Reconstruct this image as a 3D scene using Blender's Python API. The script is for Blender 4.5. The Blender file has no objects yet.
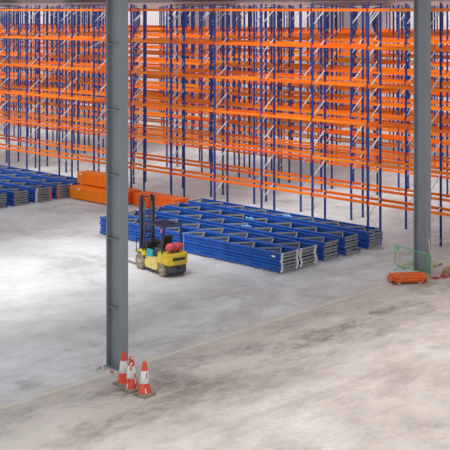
import bpy, bmesh, math, random
from mathutils import Vector, Matrix
random.seed(7)
PI = math.pi
scene = bpy.context.scene
C = scene.collection

# ------------------------------------------------------------------ axes
# u runs away to the left along the racking, v runs away to the right across it
def W(u, v, z=0.0):
    return Vector((-u, v, z))

# ------------------------------------------------------------------ materials
def mat(name, col, rough=0.5, metal=0.0, var=0.12, scale=3.0, spec=0.5, col2=None, detail=4.0, thresh=(0.35, 0.7)):
    m = bpy.data.materials.new(name)
    m.use_nodes = True
    nt = m.node_tree
    b = nt.nodes['Principled BSDF']
    b.inputs['Roughness'].default_value = rough
    b.inputs['Metallic'].default_value = metal
    b.inputs['Specular IOR Level'].default_value = spec
    tc = nt.nodes.new('ShaderNodeTexCoord')
    n = nt.nodes.new('ShaderNodeTexNoise')
    n.inputs['Scale'].default_value = scale
    n.inputs['Detail'].default_value = detail
    nt.links.new(tc.outputs['Object'], n.inputs['Vector'])
    r = nt.nodes.new('ShaderNodeValToRGB')
    r.color_ramp.elements[0].position = thresh[0]
    r.color_ramp.elements[1].position = thresh[1]
    if col2 is None:
        col2 = tuple(c * (1 - var) for c in col[:3])
    r.color_ramp.elements[0].color = (*col2[:3], 1)
    r.color_ramp.elements[1].color = (*col[:3], 1)
    nt.links.new(n.outputs['Fac'], r.inputs['Fac'])
    nt.links.new(r.outputs['Color'], b.inputs['Base Color'])
    return m

def lin(r, g, b):
    f = lambda c: (c / 255 / 12.92) if c / 255 <= 0.04045 else ((c / 255 + 0.055) / 1.055) ** 2.4
    return (f(r), f(g), f(b))

M = {}
M['beam'] = mat('orange_enamel', lin(255, 138, 18), 0.38, 0, 0.15, 1.2, 0.25)
def vary_by_object(m, other):
    nt = m.node_tree; b = nt.nodes['Principled BSDF']; src = b.inputs['Base Color'].links[0].from_socket
    oi = nt.nodes.new('ShaderNodeObjectInfo'); x = nt.nodes.new('ShaderNodeMix'); x.data_type = 'RGBA'
    pw = nt.nodes.new('ShaderNodeMath'); pw.operation = 'POWER'; pw.inputs[1].default_value = 1.3
    nt.links.new(oi.outputs['Random'], pw.inputs[0]); nt.links.new(pw.outputs[0], x.inputs[0])
    nt.links.new(src, x.inputs[6]); x.inputs[7].default_value = (*other, 1); nt.links.new(x.outputs[2], b.inputs['Base Color'])
vary_by_object(M['beam'], lin(236, 92, 12))  # random tone per beam, painted in for the uneven light on them
M['bundle'] = mat('orange_bundle_enamel', lin(255, 130, 10), 0.45, 0, 0.1, 2.0, 0.25)
M['bundle_red'] = mat('red_orange_enamel', lin(238, 98, 16), 0.45, 0, 0.12, 2.0, 0.25)
M['post'] = mat('rack_blue', lin(42, 66, 140), 0.45, 0, 0.2, 2.0, 0.3)
M['stack_blue'] = mat('frame_blue', lin(10, 84, 178), 0.42, 0, 0.25, 2.5, 0.35)
M['galv'] = mat('galvanised_steel', lin(214, 214, 214), 0.45, 0.0, 0.2, 6.0)
M['galv_dull'] = mat('dull_galvanised_steel', lin(142, 144, 142), 0.5, 0.0, 0.3, 5.0)
M['rust'] = mat('red_oxide_plate', lin(222, 128, 100), 0.7, 0, 0.3, 8.0)
M['column'] = mat('grey_steel_paint', lin(132, 138, 145), 0.45, 0, 0.08, 0.8)
M['wood'] = mat('pale_timber', lin(222, 210, 182), 0.8, 0, 0.3, 9.0)
M['white_tag'] = mat('white_paper', lin(238, 238, 236), 0.7, 0, 0.04)
M['strap_white'] = mat('pale_strap', lin(235, 150, 90), 0.5, 0, 0.1)
M['strap_blue'] = mat('light_blue_strap', lin(90, 165, 225), 0.4, 0, 0.1)
M['film'] = mat('light_blue_film', lin(110, 185, 235), 0.3, 0, 0.3, 12.0)
M['cone_red'] = mat('cone_red_orange', lin(212, 70, 40), 0.5, 0, 0.18, 9.0)
M['cone_white'] = mat('cone_white_sleeve', lin(222, 220, 216), 0.4, 0, 0.14, 9.0)
M['cone_base'] = mat('dusty_rubber', lin(150, 144, 134), 0.9, 0, 0.5, 9.0)
M['tape_red'] = mat('tape_red', lin(200, 50, 45), 0.4, 0, 0.1)
M['tape_white'] = mat('tape_white', lin(232, 226, 220), 0.4, 0, 0.05)
M['green'] = mat('green_barrier_paint', lin(98, 190, 116), 0.45, 0, 0.2, 6.0)
M['orange_plastic'] = mat('orange_plastic', lin(236, 104, 30), 0.5, 0, 0.2, 5.0)
M['yellow'] = mat('forklift_yellow', lin(220, 190, 46), 0.5, 0, 0.3, 5.0)
M['dirty_yellow'] = mat('dusty_cream_yellow', lin(222, 206, 140), 0.7, 0, 0.2, 9.0, col2=lin(196, 170, 70))
M['fl_navy'] = mat('dark_navy_paint', lin(44, 46, 82), 0.45, 0, 0.2, 4.0)
M['fl_black'] = mat('black_paint', lin(34, 35, 40), 0.5, 0, 0.3, 4.0)
M['fl_dark'] = mat('charcoal_casting', lin(70, 70, 70), 0.6, 0, 0.3, 4.0)
M['tyre'] = mat('dusty_tyre', lin(150, 140, 122), 0.95, 0, 0.45, 9.0)
M['rim'] = mat('dusty_rim', lin(190, 178, 150), 0.7, 0, 0.3, 9.0)
M['gas'] = mat('gas_red', lin(204, 70, 78), 0.4, 0, 0.2, 4.0)
M['brass'] = mat('valve_metal', lin(120, 108, 90), 0.4, 0.5, 0.2)
M['teal'] = mat('teal_paint', lin(40, 160, 168), 0.5, 0, 0.2, 5.0)
M['amber'] = mat('amber_lens', lin(240, 110, 30), 0.3, 0, 0.1)
M['steel'] = mat('bare_steel', lin(170, 160, 140), 0.5, 0.4, 0.3, 6.0)
M['rag'] = mat('white_rag', lin(220, 216, 208), 0.9, 0, 0.2, 12.0)
M['red_bag'] = mat('red_plastic_bag', lin(196, 62, 70), 0.5, 0, 0.3, 12.0)
M['tan_bag'] = mat('tan_sacking', lin(172, 138, 104), 0.9, 0, 0.35, 12.0)

def floor_material():
    m = bpy.data.materials.new('concrete_floor'); m.use_nodes = True
    nt = m.node_tree; L = nt.links
    b = nt.nodes['Principled BSDF']
    tc = nt.nodes.new('ShaderNodeTexCoord')
    sep = nt.nodes.new('ShaderNodeSeparateXYZ'); L.new(tc.outputs['Object'], sep.inputs[0])
    def noise(scale, stretch, detail=6, rough=0.6, dist=0.0, off=0.0):
        mp = nt.nodes.new('ShaderNodeMapping'); mp.inputs['Scale'].default_value = stretch
        mp.inputs['Location'].default_value = (off, off * 0.7, 0)
        L.new(tc.outputs['Object'], mp.inputs['Vector'])
        n = nt.nodes.new('ShaderNodeTexNoise'); n.inputs['Scale'].default_value = scale
        n.inputs['Detail'].default_value = detail; n.inputs['Roughness'].default_value = rough
        n.inputs['Distortion'].default_value = dist
        L.new(mp.outputs[0], n.inputs['Vector']); return n.outputs['Fac']
    def ramp(fac, stops):
        r = nt.nodes.new('ShaderNodeValToRGB'); L.new(fac, r.inputs['Fac'])
        els = r.color_ramp.elements
        while len(els) < len(stops): els.new(0.5)
        for e, (p, c) in zip(els, stops): e.position = p; e.color = (*c, 1)
        return r.outputs['Color']
    def mix(fac, a, c, mode='MIX'):
        x = nt.nodes.new('ShaderNodeMix'); x.data_type = 'RGBA'; x.blend_type = mode
        if isinstance(fac, float): x.inputs[0].default_value = fac
        else: L.new(fac, x.inputs[0])
        for sock, s in ((x.inputs[6], a), (x.inputs[7], c)):
            if isinstance(s, tuple): sock.default_value = (*s, 1)
            else: L.new(s, sock)
        return x.outputs[2]
    def math_(op, a, bb=None, clamp=False):
        x = nt.nodes.new('ShaderNodeMath'); x.operation = op; x.use_clamp = clamp
        for i, s in enumerate((a, bb)):
            if s is None: continue
            if isinstance(s, (int, float)): x.inputs[i].default_value = s
            else: L.new(s, x.inputs[i])
        return x.outputs[0]
    far = FLOOR['far']; near = FLOOR['near']
    # cleaner slab: pale, faintly clouded, light scuffs
    clean = ramp(noise(0.16, (1, 1, 1), 7, 0.62, 0.6), far)
    streak = ramp(noise(0.55, (1.0, 0.35, 1), 6, 0.7, 0.3, 11), [(0.45, (0, 0, 0)), (0.72, (1, 1, 1))])
    clean = mix(math_('MULTIPLY', streak, 0.35), clean, FLOOR['scuff_light'])
    smear = ramp(noise(0.22, (0.7, 1.0, 1), 10, 0.78, 0.4, 31), [(0.53, (0, 0, 0)), (0.64, (1, 1, 1))])
    clean = mix(math_('MULTIPLY', smear, 0.45), clean, FLOOR['scuff_dark'])
    # dusty slab on the near side of the joint, smeared along the aisle
    dusty = ramp(noise(0.22, (1.0, 0.42, 1), 8, 0.68, 0.8, 5), near)
    mud = ramp(noise(0.34, (1.0, 0.5, 1), 10, 0.8, 0.15, 23), [(0.445, (0, 0, 0)), (0.56, (1, 1, 1))])
    # the traffic lane beside the joint is dirtier than the rest
    lane = math_('SUBTRACT', 1.0, math_('DIVIDE', math_('ABSOLUTE', math_('ADD', sep.outputs['X'], 24.0)), 2.6), True)
    grain = ramp(noise(3.5, (1.0, 0.45, 1), 6, 0.75, 0.4, 41), [(0.35, (0.35, 0.35, 0.35)), (0.65, (1, 1, 1))])
    amt = math_('MULTIPLY', math_('MULTIPLY', mud, math_('ADD', 0.36, math_('MULTIPLY', lane, 0.6))), grain)
    dusty = mix(amt, dusty, FLOOR['mud'])
    # brown dust tracked over the clean slab near the joint
    trk = ramp(noise(0.38, (1.0, 0.4, 1), 8, 0.74, 0.9, 57), [(0.46, (0, 0, 0)), (0.64, (1, 1, 1))])
    near_joint = math_('SUBTRACT', 1.0, math_('DIVIDE', math_('ABSOLUTE', math_('ADD', sep.outputs['X'], 27.0)), 7.0), True)
    clean = mix(math_('MULTIPLY', math_('MULTIPLY', trk, near_joint), 0.55), clean, FLOOR['track'])
    pale = ramp(noise(0.5, (1.0, 0.35, 1), 8, 0.75, 0.7, 77), [(0.52, (0, 0, 0)), (0.62, (1, 1, 1))])
    dusty = mix(math_('MULTIPLY', pale, 0.4), dusty, FLOOR['pale'])
    fine = noise(1.6, (1, 0.7, 1), 10, 0.85)
    wob = math_('MULTIPLY', math_('SUBTRACT', noise(0.6, (1, 1, 1), 6, 0.7, 0, 3), 0.5), 2.2)
    side = math_('ADD', sep.outputs['X'], 26.15)
    soft = math_('DIVIDE', math_('ADD', math_('ADD', side, wob), 0.3), 0.6, True)
    col = mix(soft, clean, dusty)
    # the joint itself: a pale saw-cut repair band with a darker hairline
    d = math_('ABSOLUTE', math_('ADD', side, 0.0))
    band = math_('SUBTRACT', 1.0, math_('DIVIDE', d, 0.16), True)
    col = mix(math_('MULTIPLY', band, 0.9), col, FLOOR['joint'])
    spill = math_('SUBTRACT', 1.0, math_('DIVIDE', math_('ABSOLUTE', math_('ADD', math_('ADD', side, -0.1), math_('MULTIPLY', wob, 0.5))), 1.1), True)
    col = mix(math_('MULTIPLY', spill, 0.5), col, FLOOR['dust'])
    hair = math_('LESS_THAN', math_('ABSOLUTE', math_('ADD', side, -0.2)), 0.02)
    col = mix(math_('MULTIPLY', hair, 0.2), col, FLOOR['mud'])
    g = ramp(fine, [(0.3, (0.80, 0.80, 0.80)), (0.7, (1.07, 1.07, 1.07))])
    col = mix(1.0, col, g, 'MULTIPLY')
    L.new(col, b.inputs['Base Color'])
    b.inputs['Roughness'].default_value = 0.55
    b.inputs['Specular IOR Level'].default_value = 0.3
    return m

FLOOR = {
    'dust': lin(206, 196, 184), 'track': lin(134, 122, 115), 'pale': lin(214, 209, 203),
    'far': [(0.30, lin(172, 170, 170)), (0.5, lin(206, 206, 207)), (0.66, lin(224, 225, 227))],
    'near': [(0.30, lin(170, 160, 152)), (0.5, lin(198, 189, 181)), (0.72, lin(212, 204, 197))],
    'scuff_light': lin(226, 228, 231), 'scuff_dark': lin(146, 141, 139),
    'mud': lin(100, 90, 86), 'joint': lin(226, 218, 204),
}
M['floor'] = floor_material()

def wall_material():
    m = bpy.data.materials.new('wall_cladding'); m.use_nodes = True
    nt = m.node_tree; L = nt.links; b = nt.nodes['Principled BSDF']
    tc = nt.nodes.new('ShaderNodeTexCoord')
    w = nt.nodes.new('ShaderNodeTexWave'); w.inputs['Scale'].default_value = 0.8; w.bands_direction = 'X'
    L.new(tc.outputs['Object'], w.inputs['Vector'])
    r = nt.nodes.new('ShaderNodeValToRGB')
    r.color_ramp.elements[0].color = (*lin(224, 214, 218), 1); r.color_ramp.elements[1].color = (*lin(242, 236, 240), 1)
    L.new(w.outputs['Fac'], r.inputs['Fac']); L.new(r.outputs['Color'], b.inputs['Base Color'])
    b.inputs['Roughness'].default_value = 0.6
    return m
M['wall'] = wall_material()
M['ceiling'] = mat('ceiling_deck', lin(200, 202, 204), 0.7, 0, 0.05)
M['wall_rail'] = mat('wall_rail_paint', lin(108, 98, 96), 0.6, 0, 0.1, 0.5)
M['wall_band'] = mat('wall_band_paint', lin(172, 146, 144), 0.6, 0, 0.1, 0.5)

# ------------------------------------------------------------------ mesh helpers
class MB:
    """collects shapes into one mesh"""
    def __init__(self): self.bm = bmesh.new(); self.mi = 0
    def _fin(self, faces, mi):
        for f in faces: f.material_index = mi
    def box(self, c, s, rot=None, bevel=0.0, mi=0):
        r = bmesh.ops.create_cube(self.bm, size=1.0)
        vs = r['verts']
        for v in vs: v.co = Vector((v.co.x * s[0], v.co.y * s[1], v.co.z * s[2]))
        if bevel:
            es = list({e for v in vs for e in v.link_edges})
            o = bmesh.ops.bevel(self.bm, geom=es, offset=bevel, segments=2, affect='EDGES', profile=0.6)
            vs = list({v for f in o['faces'] for v in f.verts} | {v for v in vs if v.is_valid})
        for v in vs:
            if rot is not None: v.co = rot @ v.co
            v.co += Vector(c)
        self._fin({f for v in vs for f in v.link_faces}, mi)
        return self
    def bar(self, a, b, w, h, side=Vector((1, 0, 0)), mi=0, bevel=0.0):
        """rectangular bar from a to b: w across along 'side', h across the other way"""
        a = Vector(a); b = Vector(b); d = (b - a); L = d.length; d.normalize()
        s = (side - d * side.dot(d)).normalized(); t = d.cross(s)
        R = Matrix((d, s, t)).transposed()
        return self.box((a + b) / 2, (L, w, h), R, bevel, mi)
    def tube(self, pts, r, n=8, mi=0, closed=False):
        pts = [Vector(p) for p in pts]; rings = []
        N = len(pts)
        for i, p in enumerate(pts):
            if closed: d = pts[(i + 1) % N] - pts[i - 1]
            else: d = pts[min(i + 1, N - 1)] - pts[max(i - 1, 0)]
            d.normalize()
            up = Vector((0, 0, 1)) if abs(d.z) < 0.9 else Vector((1, 0, 0))
            s = d.cross(up).normalized(); t = s.cross(d)
            rr = r[i] if isinstance(r, (list, tuple)) else r
            rings.append([self.bm.verts.new(p + (s * math.cos(2 * PI * k / n) + t * math.sin(2 * PI * k / n)) * rr) for k in range(n)])
        fs = []
        for i in range(N if closed else N - 1):
            A, B = rings[i], rings[(i + 1) % N]
            for k in range(n): fs.append(self.bm.faces.new((A[k], A[(k + 1) % n], B[(k + 1) % n], B[k])))
        if not closed:
            fs.append(self.bm.faces.new(list(reversed(rings[0])))); fs.append(self.bm.faces.new(rings[-1]))
        self._fin(fs, mi); 
        for f in fs[:len(fs) - (0 if closed else 2)]: f.smooth = True
        return self
    def lathe(self, prof, n=24, M4=None, mi=0, mis=None):
        """profile of (radius, height) about local z"""
        rings = []
        for (r, z) in prof:
            ring = []
            for k in range(n):
                p = Vector((r * math.cos(2 * PI * k / n), r * math.sin(2 * PI * k / n), z))
                ring.append(self.bm.verts.new(M4 @ p if M4 else p))
            rings.append(ring)
        fs = []
        for i in range(len(prof) - 1):
            for k in range(n):
                f = self.bm.faces.new((rings[i][k], rings[i][(k + 1) % n], rings[i + 1][(k + 1) % n], rings[i + 1][k]))
                f.material_index = mis[i] if mis else mi; f.smooth = True
        for ring, flip in ((rings[0], True), (rings[-1], False)):
            f = self.bm.faces.new(list(reversed(ring)) if flip else ring); f.material_index = mi if not mis else mis[0 if flip else -1]
        return self
    def prism(self, prof, x0, x1, axis='X', mi=0):
        """2D outline extruded along an axis; outline given in the other two axes"""
        def P(a, b, t):
            return {'X': Vector((t, a, b)), 'Y': Vector((a, t, b)), 'Z': Vector((a, b, t))}[axis]
        A = [self.bm.verts.new(P(a, b, x0)) for a, b in prof]; B = [self.bm.verts.new(P(a, b, x1)) for a, b in prof]
        n = len(prof); fs = [self.bm.faces.new((A[i], A[(i + 1) % n], B[(i + 1) % n], B[i])) for i in range(n)]
        fs.append(self.bm.faces.new(list(reversed(A)))); fs.append(self.bm.faces.new(B)); self._fin(fs, mi)
        return self
    def ribbon(self, pts, w, side=Vector((0, 0, 1)), mis=(0,), th=0.004, run=1):
        pts = [Vector(p) for p in pts]; pr = None
        for i in range(len(pts) - 1):
            a, b = pts[i], pts[i + 1]
            self.bar(a, b + (b - a) * 0.05, w, th, side, mis[(i // run) % len(mis)])
        return self
    def mesh(self, name, mats):
        bmesh.ops.recalc_face_normals(self.bm, faces=self.bm.faces[:])
        me = bpy.data.meshes.new(name); self.bm.to_mesh(me); self.bm.free()
        for m in (mats if isinstance(mats, (list, tuple)) else [mats]): me.materials.append(m)
        return me
    def build(self, name, mats, parent=None, loc=None, rot=None):
        return link(name, self.mesh(name, mats), parent, loc, rot)

def link(name, me, parent=None, loc=None, rot=None):
    o = bpy.data.objects.new(name, me); C.objects.link(o)
    if parent is not None: o.parent = parent
    if loc is not None: o.location = loc
    if rot is not None: o.rotation_euler = rot
    return o

def tag(o, label=None, cat=None, group=None, kind=None):
    if label: o['label'] = label
    if cat: o['category'] = cat
    if group: o['group'] = group
    if kind: o['kind'] = kind
    return o

def empty(name, loc=(0, 0, 0), rz=0.0, parent=None):
    o = bpy.data.objects.new(name, None); o.empty_display_size = 0.2; C.objects.link(o)
    o.location = loc; o.rotation_euler = (0, 0, rz)
    if parent is not None: o.parent = parent
    return o

def copy_tree(o, parent=None):
    c = o.copy(); C.objects.link(c)
    c.parent = parent
    for ch in list(o.children): copy_tree(ch, c)
    return c

# ------------------------------------------------------------------ setting
fl = MB().box((-60, 45, -0.15), (170, 130, 0.3)).build('floor', M['floor']); tag(fl, kind='structure')
WALL_V = 92.0
w = MB().box((-75, WALL_V + 0.15, 7.0), (200, 0.3, 14.0)).build('wall_back', M['wall']); tag(w, kind='structure')
t = MB().box((-75, WALL_V - 0.05, 12.02), (200, 0.12, 0.62)).build('trim_1', M['wall_band']); tag(t, kind='structure')
t = MB().box((-75, WALL_V - 0.1, 12.75), (200, 0.2, 0.5)).build('trim_2', M['wall_rail']); tag(t, kind='structure')

for a, b in ((-10, 9), (20, 30.5), (41.5, 52), (63, 73.5), (84.5, 95), (106, 116.5), (127.5, 170)):
    o = MB().box((-(a + b) / 2, 41, 14.2), (b - a, 102, 0.2)).build('ceiling', M['ceiling']); tag(o, kind='structure')

def i_section(h, b, tf, tw):
    """outline of a rolled I section: web along x (length h), flanges along y (width b)"""
    x0, x1 = -h / 2, h / 2
    return [(x0, -b / 2), (x0 + tf, -b / 2), (x0 + tf, -tw / 2), (x1 - tf, -tw / 2), (x1 - tf, -b / 2), (x1, -b / 2),
            (x1, b / 2), (x1 - tf, b / 2), (x1 - tf, tw / 2), (x0 + tf, tw / 2), (x0 + tf, b / 2), (x0, b / 2)]

CH, CB, TF, TW = 0.68, 0.34, 0.035, 0.02
def column(u, v, label, stiff):
    o = MB().prism(i_section(CH, CB, TF, TW), 0.03, 14.0, 'Z').build('steel_column', M['column'], None, W(u + CH / 2, v + CB / 2))
    tag(o, label, 'column', 'steel columns on the floor joint', 'structure')
    MB().box((0, 0, 0.015), (CH + 0.12, CB + 0.1, 0.03), None, 0.006).build('base_plate', M['column'], o)
    for z in stiff:
        mb = MB()
        for s in (-1, 1):
            mb.box((0, s * (CB / 4 + TW / 4), z), (CH - 2 * TF, CB / 2 - TW / 2, 0.02))
        mb.build('stiffener', M['column'], o)
    return o
column(26.06, 22.70, 'tall grey steel column standing behind the three traffic cones', (1.95, 4.15, 6.2, 8.3, 10.4))
column(26.03, 40.36, 'tall grey steel column standing behind the green barrier', ())

# ------------------------------------------------------------------ pallet racking
PITCH, U0 = 3.567, 28.49
LEVELS = (1.82, 3.78, 5.74, 7.68, 9.6, 11.5)
DEPTH, POST_H = 1.15, 11.85
PW, PD = 0.095, 0.085
def c_profile(w, d, t=0.02, c=0.0):
    """upright section, w across, d deep, open towards +second axis"""
    return [(-w/2, 0), (w/2, 0), (w/2, d), (w/2 - 0.03, d), (w/2 - 0.03, d - t), (w/2 - t, d - t), (w/2 - t, t), (-w/2 + t, t), (-w/2 + t, d - t), (-w/2 + 0.03, d - t), (-w/2 + 0.03, d), (-w/2, d)]
post_front = MB().prism(c_profile(PW, PD), 0.0, POST_H, 'Z').box((0, 0.045, 0.005), (0.16, 0.14, 0.01)).mesh('post', M['post'])
post_rear = MB().prism([(a, -b) for a, b in c_profile(PW, PD)], 0.0, POST_H, 'Z').box((0, -0.045, 0.005), (0.16, 0.14, 0.01)).mesh('post', M['post'])
def bracing_mesh():
    mb = MB(); z = 0.25; k = 0; X = Vector((1, 0, 0)); a, b = 0.06, DEPTH - 0.06
    mb.bar((0, a, z), (0, b, z), 0.045, 0.03, X)
    z0 = z + 0.05
    while z0 + 0.8 < POST_H - 0.1:
        y0, y1 = (b, a) if k % 2 == 0 else (a, b)
        sec = (0.06, 0.022) if k % 2 else (0.02, 0.010)      # every other brace drawn thinner, its shaded underside put into the shape
        mb.bar((0, y0, z0), (0, y1, z0 + 0.8), *sec, X)
        z0 += 0.8; k += 1
    mb.bar((0, a, POST_H - 0.15), (0, b, POST_H - 0.15), 0.045, 0.03, X)
    return mb.mesh('bracing', M['galv'])
brace_me = bracing_mesh()
BL = PITCH - PW
def beam_mesh():
    mb = MB()
    h, d = 0.135, 0.05
    mb.prism([(-d/2, -h/2), (d/2, -h/2), (d/2, h/2), (d/2 - 0.015, h/2), (d/2 - 0.015, h/2 - 0.02), (-d/2, h/2 - 0.02)], -BL/2, BL/2, 'X')
    for s in (-1, 1): mb.box((s * (BL/2 - 0.004), 0, -0.01), (0.008, 0.07, 0.24))
    return mb.mesh('beam', M['beam'])
beam_me = beam_mesh()

def upright(parent, x):
    f = empty('upright_frame', (x, 0, 0), 0, parent)
    link('post', post_front, f, (0, 0, 0)); link('post', post_rear, f, (0, DEPTH, 0)); link('bracing', brace_me, f)
    return f

ROWS = [44.32, 47.70, 54.12, 57.50, 63.92, 67.30, 73.72, 77.10, 83.52, 86.90]
NTH = ['frontmost', 'second', 'third', 'fourth', 'fifth', 'sixth', 'seventh', 'eighth', 'ninth', 'farthest']
for ri, v in enumerate(ROWS):
    lo, hi = 0.612 * v - 11.0, 1.45 * (v + DEPTH) + 6.0
    k0, k1 = math.floor((lo - U0) / PITCH), math.ceil((hi - U0) / PITCH)
    uc = U0 + PITCH * ((k0 + k1) // 2)
    row = empty('pallet_rack', W(uc, v))
    if ri == 0: lab = 'frontmost run of tall blue and orange pallet racking, beside the flat blue stacks'
    elif ri == 9: lab = 'farthest run of tall blue and orange pallet racking, nearest the back wall'
    else: lab = NTH[ri] + ' run from the front of the tall blue and orange pallet racking'
    tag(row, lab, 'pallet rack', 'runs of pallet racking')
    for k in range(k0, k1 + 1): upright(row, -(U0 + PITCH * k - uc))
    cand = []
    for k in range(k0, k1):
        um = U0 + PITCH * (k + 0.5)
        for z in LEVELS:
            for y in (0.02, DEPTH - 0.02):
                vis = 0.616 * v - 1.5 < um < 1.437 * v + 1.5
                cand.append(((0 if vis else 1, 1 if y > 0.5 else 0, um), um, y, z))
    cand.sort(key=lambda c: c[0])
    for _, um, y, z in cand[:100]:
        link('beam', beam_me, row, (-(um - uc), y + (-0.02 if y < 0.5 else 0.02), z))
    if len(cand) > 100:
        mb = MB(); h, d = 0.135, 0.05
        for _, um, y, z in cand[100:]:
            mb.box((-(um - uc), y + (-0.02 if y < 0.5 else 0.02), z), (BL, d, h))
        tag(mb.build('beam', M['beam'], row), kind='stuff')

# ------------------------------------------------------------------ stacked upright frames
FL, FW, FH = 12.2, 1.15, 0.142
def frame_proto(plates_at, plate_mat, bare=False):
    """rack frame lying flat: x from 0 (right-hand end) to -FL, y across, z thickness"""
    f = empty('rack_frame')
    e = 0.022
    def prof(flip):
        T = FH - 0.026
        p = [(0, e), (e, 0), (0.10 - 0.0, 0), (0.10, 0.045), (0.08, 0.045), (0.08, 0.02), (0.02, 0.02), (0.02, T - 0.02), (0.08, T - 0.02), (0.08, T - 0.045), (0.10, T - 0.045), (0.10, T), (e, T), (0, T - e)]
        return [((FW - a) if flip else a, b + 0.013) for a, b in p]
    MB().prism(prof(False), -FL, 0, 'X').build('post', M['stack_blue'], f)
    MB().prism(prof(True), -FL, 0, 'X').build('post', M['stack_blue'], f)
    mb = MB(); z = FH / 2; Z = Vector((0, 0, 1)); a, b = 0.05, FW - 0.05
    x = -0.12; k = 0
    mb.box((-0.03, FW / 2, z), (0.05, FW - 0.12, 0.098), None, 0.02)
    mb.box((-FL + 0.03, FW / 2, z), (0.05, FW - 0.12, 0.098), None, 0.02)
    while x - 0.8 > -FL:
        y0, y1 = (a, b) if k % 2 == 0 else (b, a)
        mb.bar((x, y0, z), (x - 0.8, y1, z), 0.075, 0.05, Z)
        x -= 0.8; k += 1
    mb.build('bracing', M['galv_dull'], f)
    if plates_at is not None:
        px = 0.008 if plates_at == 'right' else -FL - 0.008
        for y, pm in zip((0.05, FW - 0.05), plate_mat):
            MB().box((px, y, FH / 2), (0.016, 0.15, FH), None, 0.004).build('foot_plate', pm, f)
    return f

LAYER = ['bottom', 'second', 'third', 'fourth', 'fifth', 'topmost']
def layer_phrase(i):
    return 'bottom blue rack frame' if i == 0 else 'topmost blue rack frame' if i == 5 else LAYER[i] + ' blue rack frame from the floor'
GG = (M['galv'], M['galv'])
STK = ['frontmost', 'second', 'third', 'fourth', 'rearmost']
def stacks(u_end, vs, styles, z0, where, group):
    for si, (v, st) in enumerate(zip(vs, styles)):
        proto = None
        for i in range(6):
            if proto is None: proto = frame_proto(*st); o = proto
            else: o = copy_tree(proto)
            jt = 0.035 if st[0] == 'right' else 0.075
            p = W(u_end + random.uniform(-jt, jt), v + random.uniform(-0.03, 0.03), z0 + i * (FH + 0.001))
            o.location = p; o.rotation_euler = (0, 0, random.uniform(-0.0015, 0.0015))
            sw = ('frontmost stack' if si == 0 else 'rearmost stack' if si == 4 else STK[si] + ' stack')
            tag(o, layer_phrase(i) + ' in the ' + sw + ' ' + where, 'rack frame', group)
            if si == 0 and i == 4 and where.startswith('behind'):
                MB().box((-0.45, -0.004, FH * 0.55), (0.2, 0.006, 0.075)).build('paper_tag', M['white_tag'], o)
stacks(30.55, (35.85, 37.15, 38.85, 40.45, 42.25),
       (('right', GG), ('right', GG), ('left', GG), ('left', GG), ('left', GG)), 0.05,
       'behind the forklift', 'rack frames stacked flat behind the forklift')
stacks(52.4, (35.85, 37.4, 39.0, 40.62, 42.25),
       (('left', GG), ('left', GG), ('right', (M['galv'], M['rust'])), ('right', (M['rust'], M['galv'])), ('left', GG)), 0.0,
       'at the left edge', 'rack frames stacked flat at the left edge')
for u, lab in ((31.6, 'timber batten under the blue frame stacks, nearest the grey stack ends'), (34.6, 'timber batten under the middle of the blue frame stacks'),
               (39.6, 'timber batten under the blue frame stacks, nearest the forklift mast')):
    o = MB().box((0, 3.75, 0.025), (0.09, 7.7, 0.05), None, 0.004).build('timber_batten', M['wood'], None, W(u, 35.8)); tag(o, lab, 'batten', 'battens under the frame stacks')

# strap round the frontmost stack and scraps of film on the stack tops
ST = 0.05 + 6 * (FH + 0.001)
def strap(u, v, label):
    mb = MB(); y0, y1, z0, z1, t_ = -0.035, FW + 0.035, 0.045, ST + 0.012, 0.004
    for a, b in (((0, y0, z0), (0, y0, z1)), ((0, y0, z1), (0, y1, z1)), ((0, y1, z1), (0, y1, z0))):
        mb.bar(a, b, 0.05, t_, Vector((1, 0, 0)))
    o = mb.build('strap', M['strap_blue'], None, W(u, v)); tag(o, label, 'strap')
strap(36.55, 35.85, 'light blue strap round the frontmost frame stack beside the forklift')
def film(u, v, seed, label):
    rnd = random.Random(seed); mb = MB()
    pts = [(-0.35 + 0.1 * i + rnd.uniform(-.03, .03), rnd.uniform(-.06, .06), 0.035 + rnd.uniform(0, .05)) for i in range(8)]
    mb.tube(pts, [0.02, 0.04, 0.05, 0.035, 0.05, 0.045, 0.03, 0.015], 7)
    pts = [(-0.1, 0.05, 0.05), (0.0, 0.15, 0.07), (0.02, 0.25, 0.03)]
    mb.tube(pts, [0.03, 0.04, 0.02], 7)
    o = mb.build('plastic_film', M['film'], None, W(u, v, ST + 0.004)); tag(o, label, 'plastic film', 'scraps of light blue film on the frame stacks')
film(35.6, 42.3, 1, 'crumpled light blue film on the rearmost frame stack behind the forklift')
film(36.6, 40.5, 2, 'crumpled light blue film on the fourth frame stack behind the forklift')
film(35.35, 38.9, 3, 'crumpled light blue film on the third frame stack behind the forklift')

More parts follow.
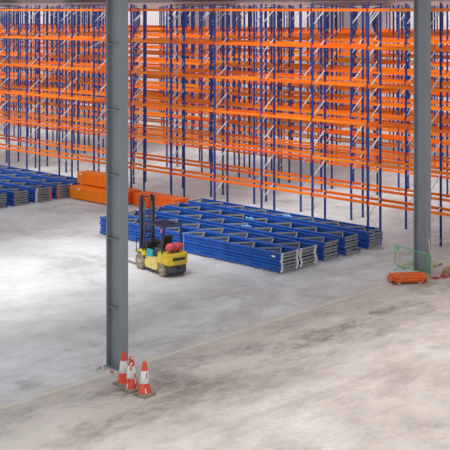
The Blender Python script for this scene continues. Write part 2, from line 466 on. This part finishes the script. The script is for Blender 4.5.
# ------------------------------------------------------------------ strapped bundles of beams
def bundle(u_right, v, z, L, nz, ny, label, m, tagpos=None, bearers=True):
    o = empty('beam_bundle', W(u_right, v, z)); tag(o, label, 'beam bundle', 'strapped bundles of orange beams')
    zb = 0.06 if bearers else 0.0
    h, d = 0.138, 1.0 / ny
    prof = [(0.006, 0), (d - 0.006, 0), (d, 0.008), (d, h - 0.008), (d - 0.006, h), (0.006, h), (0, h - 0.008), (0, 0.008)]
    me = MB().prism(prof, -L, 0, 'X').box((-0.005, d / 2, h / 2), (0.012, d * 0.98, h * 0.98)).box((-L + 0.005, d / 2, h / 2), (0.012, d * 0.98, h * 0.98)).mesh('beam', m)
    for i in range(nz):
        for j in range(ny):
            link('beam', me, o, (random.uniform(-.02, .02), j * d, zb + i * (h + 0.001)))
    H = zb + nz * (h + 0.001)
    for x in (-0.3, -L + 0.35):
        mb = MB()
        for a, b in (((x, -0.006, zb - 0.004), (x, -0.006, H + 0.004)), ((x, -0.006, H + 0.004), (x, 1.006, H + 0.004)), ((x, 1.006, H + 0.004), (x, 1.006, zb - 0.004)), ((x, 1.006, zb - 0.003), (x, -0.006, zb - 0.003))):
            mb.bar(a, b, 0.06, 0.005, Vector((1, 0, 0)))
        tag(mb.build('strap', M['strap_white'], o), 'pale strap')
        if bearers: MB().box((x, 0.5, zb / 2), (0.09, 1.0, zb - 0.008), None, 0.004).build('bearer', M['wood'], o)
    if tagpos is not None:
        MB().box((-L + tagpos, -0.012, H - 0.1), (0.16, 0.006, 0.12)).build('paper_tag', M['white_tag'], o)
    return o
bundle(48.1, 41.40, 0, 4.1, 5, 6, 'lower orange beam bundle in front, beside the left blue stacks', M['bundle'], 0.9)
bundle(47.95, 42.46, 0, 3.9, 5, 6, 'lower rear orange beam bundle, mostly behind the grey column', M['bundle_red'])
bundle(49.0, 42.2, 0.7565, 3.45, 5, 6, 'upper orange beam bundle lying on top of the pair', M['bundle'], 0.3)
bundle(43.9, 42.4, 0, 3.6, 5, 6, 'separate red orange beam bundle behind the forklift mast', M['bundle_red'])

# ------------------------------------------------------------------ forklift
FKH = math.radians(169.0)
fk = empty('forklift', W(33.87, 32.48), FKH)
tag(fk, 'yellow gas forklift truck with dark mast, standing before the blue stacks', 'forklift')
def arc(cx, cz, r, a0, a1, n):
    return [(cx + r * math.cos(a0 + (a1 - a0) * i / n), cz + r * math.sin(a0 + (a1 - a0) * i / n)) for i in range(n + 1)]
# counterweight: rounded back, slot
cw = MB()
cw.prism([(-0.52, -0.42), (-0.56, 0.0), (-0.52, 0.42), (-0.40, 0.55), (0.35, 0.55), (0.35, -0.55), (-0.40, -0.55)], 0.52, 1.02, 'Z')
bmesh.ops.bevel(cw.bm, geom=cw.bm.edges[:], offset=0.05, segments=3, affect='EDGES')
cwo = cw.build('counterweight', M['yellow'], fk)
MB().box((-0.565, 0, 0.80), (0.05, 0.62, 0.12), None, 0.02).build('vent_slot', M['fl_black'], cwo)
lw = MB()
lw.prism([(-0.46, -0.40), (-0.50, 0.0), (-0.46, 0.40), (-0.36, 0.50), (0.30, 0.36), (0.30, -0.36), (-0.36, -0.50)], 0.20, 0.53, 'Z')
bmesh.ops.bevel(lw.bm, geom=lw.bm.edges[:], offset=0.03, segments=2, affect='EDGES')
lw.build('counterweight_skirt', M['fl_dark'], fk)
MB().tube([(-0.5, 0, 0.42), (-0.62, 0, 0.42)], 0.05, 10).box((-0.56, 0, 0.42), (0.1, 0.16, 0.03)).build('tow_pin', M['fl_black'], fk)
# chassis with arched sides
def side_panel(y0, y1):
    pr = [(0.32, 0.30), (0.36, 0.62), (0.52, 0.74), (1.30, 0.66), (1.38, 0.36), (1.30, 0.20), (0.42, 0.20)]
    return MB().prism(pr, y0, y1, 'Y')
side_panel(0.40, 0.56).build('side_panel', M['dirty_yellow'], fk)
side_panel(-0.56, -0.40).build('side_panel', M['dirty_yellow'], fk)
MB().box((0.85, 0, 0.42), (1.5, 0.80, 0.36), None, 0.02).build('chassis', M['fl_dark'], fk)
MB().box((1.28, 0.49, 0.60), (0.3, 0.16, 0.04), None, 0.01).build('step', M['fl_black'], fk)
MB().prism([(1.42, 0.66), (1.48, 0.76), (1.62, 0.86), (1.80, 0.88), (1.98, 0.80), (1.98, 0.74), (1.80, 0.80), (1.62, 0.78), (1.50, 0.66)], 0.36, 0.60, 'Y').build('mudguard', M['yellow'], fk)
MB().prism([(1.42, 0.66), (1.48, 0.76), (1.62, 0.86), (1.80, 0.88), (1.98, 0.80), (1.98, 0.74), (1.80, 0.80), (1.62, 0.78), (1.50, 0.66)], -0.60, -0.36, 'Y').build('mudguard', M['yellow'], fk)
MB().box((0.50, 0, 0.93), (0.62, 0.84, 0.36), None, 0.04).build('engine_cover', M['fl_dark'], fk)
st = MB().box((0.62, 0, 1.16), (0.46, 0.48, 0.12), None, 0.045).build('seat', M['fl_black'], fk)
MB().box((0.37, 0, 1.42), (0.12, 0.46, 0.5), Matrix.Rotation(-0.15, 3, 'Y'), 0.045).build('backrest', M['fl_black'], st)
MB().box((1.52, 0, 0.92), (0.26, 0.80, 0.62), None, 0.04).build('dashboard', M['fl_black'], fk)
sw = MB(); cc = Vector((1.24, 0.06, 1.33)); R = Matrix.Rotation(0.6, 3, 'Y')
sw.tube([cc + R @ Vector((0.17 * math.cos(2 * PI * k / 20), 0.17 * math.sin(2 * PI * k / 20), 0)) for k in range(20)], 0.016, 6, closed=True)
sw.bar(cc + R @ Vector((-0.17, 0, 0)), cc + R @ Vector((0.17, 0, 0)), 0.03, 0.015, Vector((0, 1, 0)))
sw.tube([cc, (1.46, 0.06, 1.14)], 0.025, 8)
sw.build('steering_wheel', M['fl_black'], fk)
MB().box((0.98, 0.50, 0.84), (0.46, 0.12, 0.34), None, 0.03).build('side_cover', M['teal'], fk)['label'] = 'teal side cover'
# wheels
def wheel(x, y, r, wd):
    s = 1 if y > 0 else -1
    Mx = Matrix.Translation((x, y, r)) @ Matrix.Rotation(-PI / 2 * s, 4, 'X')
    pr = [(r * 0.62, -wd / 2), (r * 0.93, -wd / 2), (r, -wd / 2 + 0.03), (r, wd / 2 - 0.03), (r * 0.93, wd / 2), (r * 0.62, wd / 2), (r * 0.60, wd / 2 - 0.03)]
    mb = MB().lathe(pr, 28, Mx)
    for k in range(20):
        a = 2 * PI * k / 20
        c = Vector((x + r * math.cos(a), y, r + r * math.sin(a)))
        mb.box(c, (0.03, wd * 0.9, 0.045), Matrix.Rotation(-a, 3, 'Y'))
    tyre = mb.build('wheel', M['tyre'], fk)
    rm = MB().lathe([(r * 0.3, -0.02), (r * 0.61, -0.02), (r * 0.61, wd / 2 - 0.01), (r * 0.5, wd / 2 - 0.035), (r * 0.28, wd / 2 - 0.04), (r * 0.22, wd / 2 + 0.01), (0.02, wd / 2 + 0.015)], 24, Mx)
    for k in range(6):
        a = 2 * PI * k / 6
        rm.lathe([(0.014, 0), (0.014, 0.02), (0.004, 0.024)], 6, Mx @ Matrix.Translation((r * 0.4 * math.cos(a), r * 0.4 * math.sin(a), wd / 2 - 0.042)))
    rm.build('rim', M['rim'], tyre)
    MB().tube([(x, y, r), (x, y * 0.3, r)], 0.06, 10).build('axle', M['fl_dark'], tyre)
for s in (1, -1):
    wheel(0.0, s * 0.47, 0.28, 0.18); wheel(1.75, s * 0.50, 0.35, 0.22)
# overhead guard
GZ = 2.12
gd = MB()
for s in (1, -1):
    y = s * 0.50
    gd.bar((0.02, y, 0.98), (0.08, y, GZ), 0.06, 0.07, Vector((0, 1, 0)), 0, 0.008)
    gd.bar((1.62, y, 0.86), (1.30, y, GZ), 0.06, 0.07, Vector((0, 1, 0)), 0, 0.008)
    gd.bar((0.04, y, GZ), (1.34, y, GZ), 0.06, 0.07, Vector((0, 1, 0)), 0, 0.008)
for x in (0.07, 1.31): gd.bar((x, -0.5, GZ), (x, 0.5, GZ), 0.06, 0.06, Vector((1, 0, 0)), 0, 0.008)
gdo = gd.build('overhead_guard', M['fl_navy'], fk)
gr = MB()
for k in range(9):
    x = 0.2 + k * 0.125; gr.bar((x, -0.48, GZ + 0.012), (x, 0.48, GZ + 0.012), 0.03, 0.035, Vector((1, 0, 0)))
gr.build('roof_grille', M['fl_navy'], gdo)
MB().box((0.02, 0.54, 1.96), (0.06, 0.05, 0.16), None, 0.012).build('tail_lamp', M['amber'], gdo)
# mast
ms = MB(); MH = 3.2; mx = 2.08
def channel(y, s, x, z0, z1, w_, t_, mb):
    mb.box((x, y, (z0 + z1) / 2), (w_, t_, z1 - z0)); 
    for e in (-1, 1): mb.box((x + e * (w_ / 2 - 0.01), y - s * 0.03, (z0 + z1) / 2), (0.02, 0.06, z1 - z0))
for s in (1, -1): channel(s * 0.36, s, mx, 0.12, MH - 0.06, 0.14, 0.025, ms)
for z in (0.35, 1.55): ms.box((mx - 0.05, 0, z), (0.04, 0.74, 0.1), None, 0.006)
mso = ms.build('mast', M['fl_navy'], fk)
im = MB()
for s in (1, -1): channel(s * 0.285, s, mx + 0.012, 0.2, MH, 0.12, 0.03, im)
for z in (0.5, MH - 0.08): im.box((mx + 0.02, 0, z), (0.04, 0.56, 0.05), None, 0.006)
im.build('inner_mast', M['fl_black'], mso)
cy = MB()
for s in (1, -1): cy.tube([(mx - 0.09, s * 0.2, 0.3), (mx - 0.09, s * 0.2, 2.9)], [0.035, 0.03], 10)
cy.build('lift_cylinder', M['fl_dark'], mso)
ch = MB()
for s in (1, -1):
    ch.box((mx + 0.03, s * 0.12, 1.7), (0.015, 0.035, 2.6))
ch.build('lift_chain', M['fl_black'], mso)
tl = MB()
for s in (1, -1): tl.tube([(1.45, s * 0.36, 0.72), (mx - 0.06, s * 0.33, 0.80)], 0.035, 10)
tl.build('tilt_cylinder', M['fl_black'], fk)
# carriage, load guard and forks
cg = MB()
for z in (0.30, 0.72): cg.box((mx + 0.13, 0, z), (0.05, 1.0, 0.11), None, 0.008)
for y in (-0.3, 0.3): cg.box((mx + 0.12, y, 0.5), (0.04, 0.06, 0.5))
cg.box((mx + 0.13, 0, 1.25), (0.03, 1.0, 0.05))
for k in range(6): cg.box((mx + 0.13, -0.48 + k * 0.192, 0.98), (0.025, 0.03, 0.55))
cgo = cg.build('carriage', M['fl_black'], fk)
for s in (1, -1):
    MB().prism([(mx + 0.16, 0.78), (mx + 0.16, 0.10), (mx + 0.22, 0.06), (mx + 1.18, 0.06), (mx + 1.18, 0.072), (mx + 0.24, 0.105), (mx + 0.205, 0.14), (mx + 0.205, 0.78)], s * 0.30 - 0.055, s * 0.30 + 0.055, 'Y').build('fork', M['steel'], cgo)
# gas bottle across the counterweight
gx, gz, gr_ = -0.22, 1.26, 0.18
Mg = Matrix.Translation((gx, 0.42, gz)) @ Matrix.Rotation(PI / 2, 4, 'X')
pr = [(0.03, -0.02), (0.10, 0.0)] + [(gr_ * math.sin(a), 0.10 - 0.10 * math.cos(a)) for a in (0.9, 1.2, PI / 2)] + [(gr_, 0.66)] + [(gr_ * math.cos(a), 0.66 + 0.12 * math.sin(a)) for a in (0.5, 0.9, 1.3)] + [(0.03, 0.79)]
gb = MB().lathe(pr, 24, Mg).build('gas_bottle', M['gas'], fk)
MB().tube([(gx, -0.40, gz), (gx, -0.50, gz)], 0.03, 8).tube([(gx - 0.04, -0.46, gz), (gx + 0.07, -0.46, gz)], 0.015, 6).tube([(gx, -0.44, gz + 0.01), (gx + 0.12, -0.52, gz + 0.02), (gx + 0.28, -0.42, gz - 0.1), (gx + 0.4, -0.3, gz - 0.15)], 0.014, 6).build('valve', M['brass'], gb)
col_ = MB()
for y in (0.12, -0.14):
    col_.tube([(gx + (gr_ + 0.008) * math.cos(a), y, gz + (gr_ + 0.008) * math.sin(a)) for a in [2 * PI * k / 20 for k in range(20)]], 0.012, 5, closed=True)
    col_.box((gx, y, 1.05), (0.28, 0.06, 0.07))
col_.build('bottle_cradle', M['fl_dark'], gb)

# ------------------------------------------------------------------ traffic cones
def cone_parts():
    o = empty('traffic_cone')
    b = MB(); b.box((0, 0, 0.035), (0.50, 0.50, 0.05), None, 0.015)
    for sx in (-1, 1):
        for sy in (-1, 1): b.box((sx * 0.19, sy * 0.19, 0.008), (0.1, 0.1, 0.016))
    b.lathe([(0.235, 0.055), (0.225, 0.075), (0.205, 0.085)], 28)
    b.build('base', M['cone_base'], o)
    pr = [(0.205, 0.06), (0.200, 0.09), (0.150, 0.36), (0.148, 0.36), (0.098, 0.74), (0.096, 0.74), (0.062, 0.97), (0.055, 0.995), (0.040, 1.0), (0.034, 0.985)]
    MB().lathe(pr, 28, None, 0, [0, 0, 0, 0, 0, 0, 0, 0, 0]).build('cone_body', M['cone_red'], o)
    MB().lathe([(0.1525, 0.37), (0.1545, 0.372), (0.1045, 0.735), (0.101, 0.737)], 28).build('reflective_sleeve', M['cone_white'], o)
    return o
c1 = cone_parts()
def ground(x, y, z=0.0):
    D = 1080.0 * (11.5 - z) / (y - 10.0); lat = (x - 225.0) / 1080.0 * D
    return W(0.687 * D - 0.7266 * lat, 0.7266 * D + 0.687 * lat, z)
spots = [((123.8, 384.2), 0.0, 'traffic cone standing nearest the grey column, free of tape'),
         ((131.4, 389.8), 0.0, 'middle traffic cone, draped with red and white tape'),
         ((144.6, 395.0), 0.0, 'traffic cone farthest from the grey column, tape down one side')]
cones = []
for i, (p, rz, lab) in enumerate(spots):
    o = c1 if i == 0 else copy_tree(c1)
    o.location = ground(*p); o.rotation_euler = (0, 0, rz); tag(o, lab, 'traffic cone', 'three traffic cones'); cones.append(o)
tape_mats = [M['tape_red'], M['tape_white']]
def cr(z): return 0.205 - (z - 0.06) * 0.158 + 0.012
def tape_on(base, path, label, w_=0.05):
    mb = MB(); pts = []
    for a, z, dr in path: r = cr(z) + dr; pts.append(Vector((r * math.cos(a), r * math.sin(a), z)))
    fine = []
    for i in range(len(pts) - 1):
        for k in range(4): fine.append(pts[i].lerp(pts[i + 1], k / 4))
    fine.append(pts[-1])
    for i in range(len(fine) - 1):
        a, b = fine[i], fine[i + 1]; out = Vector((a.x, a.y, 0.1)).normalized(); side = out.cross(b - a)
        mb.bar(a, b + (b - a) * 0.06, w_ * 0.65, 0.004, side if side.length > 1e-5 else Vector((0, 0, 1)), (i // 3) % 2)
    o = mb.build('barrier_tape', tape_mats, None, base.location.copy()); tag(o, label, 'barrier tape')
# camera lies towards (+x, -y) from here
A0 = math.atan2(-0.7266, 0.687)
tape_on(cones[1], [(A0 - 1.0, 0.93, 0.01), (A0 + 0.2, 1.0, 0.03), (A0 + 0.5, 0.9, 0.03), (A0 - 0.4, 0.72, 0.01), (A0 + 0.5, 0.62, 0.01), (A0 + 0.9, 0.45, 0.02), (A0 + 0.7, 0.25, 0.02), (A0 + 0.9, 0.11, 0.03)],
        'red and white tape knotted over the middle traffic cone')
tape_on(cones[1], [(A0 + 0.1, 0.80, 0.012), (A0 - 0.2, 0.55, 0.012), (A0 - 0.4, 0.3, 0.012), (A0 - 0.6, 0.1, 0.02)], 'white and red tape tail down the front of the middle cone', 0.04)
tape_on(cones[2], [(A0 + 0.6, 0.70, 0.012), (A0 + 0.4, 0.48, 0.014), (A0 + 0.1, 0.30, 0.014), (A0 + 0.3, 0.12, 0.02)], 'red and white tape down the cone farthest from the column', 0.045)

def loose_tape(pix, label, w_=0.05):
    mb = MB(); pts = [ground(x, y, z) for x, y, z in pix]; o0 = Vector((pts[0].x, pts[0].y, 0)); fine = []
    for i in range(len(pts) - 1):
        for k in range(3): fine.append(pts[i].lerp(pts[i + 1], k / 3) - o0)
    fine.append(pts[-1] - o0)
    for i in range(len(fine) - 1):
        mb.bar(fine[i], fine[i + 1] + (fine[i + 1] - fine[i]) * 0.05, w_, 0.004, Vector((0.2, -0.2, 1)), (i // 3) % 2)
    o = mb.build('barrier_tape', tape_mats, None, o0); tag(o, label, 'barrier tape')
loose_tape([(99, 368.5, 0.03), (101, 366.5, 0.05), (104.5, 367.5, 0.04), (106, 370, 0.03), (110, 371.5, 0.03), (114, 372.5, 0.03), (117.5, 373, 0.03)], 'loose red and white tape on the floor at the grey column foot')
def lump(p, s, m, name, label, cat, seed, rz=0.0):
    rnd = random.Random(seed); bm = bmesh.new(); bmesh.ops.create_icosphere(bm, subdivisions=3, radius=1.0)
    ph = [rnd.uniform(0, 6.28) for _ in range(6)]
    for v in bm.verts:
        c = v.co.copy(); k = 1 + 0.16 * math.sin(3.1 * c.x + ph[0]) * math.sin(2.7 * c.y + ph[1]) + 0.12 * math.sin(6 * c.y + ph[2] + 4 * c.z) + 0.08 * math.sin(9 * c.x + ph[3])
        c = c * k; c.z = max(c.z, -0.55)
        v.co = Vector((c.x * s[0], c.y * s[1], (c.z + 0.55) * s[2]))
    mb = MB(); mb.bm.free(); mb.bm = bm
    for f in bm.faces: f.smooth = True
    o = mb.build(name, m, None, p, (0, 0, rz)); tag(o, label, cat)
lump(ground(93.5, 369), (0.16, 0.11, 0.06), M['rag'], 'rag', 'crumpled white rag on the floor left of the grey column', 'rag', 4, 0.6)

# ------------------------------------------------------------------ green pedestrian barrier
pa, pb = ground(394.9, 268.9), ground(431.2, 279.8)
d = pb - pa; Lb = d.length
gb_ = empty('pedestrian_barrier', pa, math.atan2(d.y, d.x)); tag(gb_, 'green tubular pedestrian barrier standing in front of the right column', 'barrier')
z0, z1, rr = 0.20, 1.06, 0.12
ol = []
for (cx, cz, a0) in ((Lb - rr, z1 - rr, 0), (rr, z1 - rr, PI / 2), (rr, z0 + rr, PI), (Lb - rr, z0 + rr, 1.5 * PI)):
    for k in range(6): a = a0 + PI / 2 * k / 5; ol.append((cx + rr * math.cos(a), 0, cz + rr * math.sin(a)))
MB().tube(ol, 0.022, 8, closed=True).build('outer_frame', M['green'], gb_)
for k in range(1, 16):
    x = Lb * k / 16
    MB().tube([(x, 0, z0), (x, 0, z1)], 0.007, 6).build('bar', M['green'], gb_)
MB().box((0.2, 0, 0.93), (0.16, 0.012, 0.12), None, 0.02).build('plate', M['green'], gb_)
for x in (0.3, Lb - 0.3):
    MB().tube([(x, 0, z0), (x, 0, 0.14), (x - 0.05, -0.32, 0.018)], 0.018, 7).tube([(x, 0, 0.14), (x + 0.05, 0.32, 0.018)], 0.018, 7).build('foot', M['green'], gb_)

# ------------------------------------------------------------------ orange plastic panels lying in a low pile
pc = ground(407.0, 282.0)
rz0 = math.atan2(0.687, 0.7266) + 0.16
def panel_parts():
    o = empty('orange_panel'); Lx, Ly, H = 1.5, 0.8, 0.085
    mb = MB()
    for s in (-1, 1):
        mb.box((0, s * (Ly / 2 - 0.06), H / 2), (Lx, 0.12, H), None, 0.03)
        mb.box((s * (Lx / 2 - 0.06), 0, H / 2), (0.12, Ly, H), None, 0.03)
    mb.box((0, 0, H / 2), (Lx - 0.2, 0.1, H * 0.9), None, 0.03)
    mb.build('frame', M['orange_plastic'], o)
    for k in range(7):
        MB().box((-0.54 + k * 0.18, 0, H / 2), (0.13, Ly - 0.16, H * 0.8), None, 0.025).build('slat', M['orange_plastic'], o)
    for s in (-1, 1):
        MB().box((s * 0.5, -Ly / 2 - 0.05, H / 2), (0.16, 0.16, H * 0.85), None, 0.03).build('lug', M['orange_plastic'], o)
    return o
p1 = panel_parts()
pl = ['bottom orange panel in the low pile before the green barrier', 'middle orange panel in the low pile before the green barrier',
      'topmost orange panel in the low pile before the green barrier']
for i in range(3):
    o = p1 if i == 0 else copy_tree(p1)
    o.location = (pc.x + random.uniform(-.05, .05), pc.y + random.uniform(-.05, .05), 0.07 + i * 0.087); o.rotation_euler = (0, 0, rz0 + (-0.03, 0.03, -0.02, 0.04)[i])
    tag(o, pl[i], 'plastic panel', 'orange panels piled by the barrier')
for s, lab in ((-1, 'pale timber block under the orange panels, at their left end'), (1, 'pale timber block under the orange panels, at their right end')):
    q = Matrix.Rotation(rz0, 3, 'Z') @ Vector((s * 0.45, 0, 0))
    o = MB().box((0, 0, 0.035), (0.1, 0.72, 0.07), None, 0.006).build('timber_block', M['wood'], None, (pc.x + q.x, pc.y + q.y, 0), (0, 0, rz0)); tag(o, lab, 'timber block')

# ------------------------------------------------------------------ pallet, planks, pole and rubbish by the right column
pp = ground(425, 265.0)
pal = empty('wooden_pallet', pp, 0.06); tag(pal, 'pale wooden pallet lying behind the right column', 'pallet')
for k in range(6): MB().box((-0.56 + k * 0.224, 0, 0.135), (0.12, 1.1, 0.022), None, 0.003).build('deck_board', M['wood'], pal)
for y in (-0.5, 0, 0.5):
    MB().box((0, y, 0.074), (1.24, 0.1, 0.1), None, 0.004).build('stringer', M['wood'], pal)
    MB().box((0, y, 0.012), (1.24, 0.1, 0.022), None, 0.003).build('bottom_board', M['wood'], pal)
def plank(a, b, wd, th, label):
    a, b = Vector(a), Vector(b)
    m_ = Vector(((a.x + b.x) / 2, (a.y + b.y) / 2, 0))
    o = MB().bar(a - m_, b - m_, wd, th, Vector((0, 0, 1)).cross(b - a)).build('plank', M['wood'], None, m_); tag(o, label, 'plank', 'loose planks by the right column')
plank(ground(399.5, 266.0, 0.03), ground(411, 261.8, 0.03), 0.16, 0.05, 'loose pale plank on the floor seen through the green barrier')
plank(ground(402.5, 268.4, 0.025), ground(409.5, 266.4, 0.025), 0.12, 0.045, 'shorter pale plank on the floor nearest the green barrier bars')
pt, pbm = ground(431.0, 243.0, 0.0), None
base = ground(433.6, 275.6)
colx = W(26.03 - 0.03, 40.45, 1.5)
o = MB().tube([Vector((0, 0, 0.02)), Vector((colx.x - base.x, colx.y - base.y, 1.5))], 0.02, 8).build('pole', M['wood'], None, base); tag(o, 'thin pale pole leaning against the right column', 'pole')
lump(ground(436, 278.6), (0.15, 0.10, 0.06), M['red_bag'], 'bag', 'flat dull red bag on the floor by the pole foot', 'bag', 9, 0.8)
lump(ground(443.2, 277.4), (0.11, 0.10, 0.10), M['red_bag'], 'bag', 'bright red bag on the floor beside the brown sack', 'bag', 10, 0.2)
lump(ground(447.5, 276.0), (0.24, 0.2, 0.26), M['tan_bag'], 'sack', 'brown crumpled sack on the floor at the right edge', 'sack', 12, 0.4)

# ------------------------------------------------------------------ light
wd = bpy.data.worlds.new('World'); scene.world = wd; wd.use_nodes = True
bg = wd.node_tree.nodes['Background']; bg.inputs[0].default_value = (0.93, 0.96, 1.0, 1); bg.inputs[1].default_value = 1.02
sun = bpy.data.lights.new('daylight', 'SUN'); sun.energy = 2.6; sun.angle = math.radians(22); sun.color = (1.0, 0.98, 0.95)
so = bpy.data.objects.new('daylight', sun); C.objects.link(so)
dirv = Vector((0.2, -0.55, 1.0)).normalized()     # towards the light
so.rotation_euler = dirv.to_track_quat('Z', 'Y').to_euler(); so.location = (0, 0, 30)

# ------------------------------------------------------------------ camera
cam = bpy.data.cameras.new('camera'); co = bpy.data.objects.new('camera', cam); C.objects.link(co)
co.location = (0, 0, 11.5); co.rotation_euler = (PI / 2, 0, math.atan2(0.687, 0.7266))
cam.sensor_fit = 'HORIZONTAL'; cam.sensor_width = 36.0; cam.lens = 1080.0 / 450.0 * 36.0
cam.shift_y = -(225.0 - 10.0) / 450.0
cam.clip_start = 0.5; cam.clip_end = 400
scene.camera = co
vs = scene.view_settings
vs.view_transform = 'Standard'; vs.look = 'None'; vs.gamma = 1.0; vs.use_curve_mapping = False; vs.exposure = 0.16
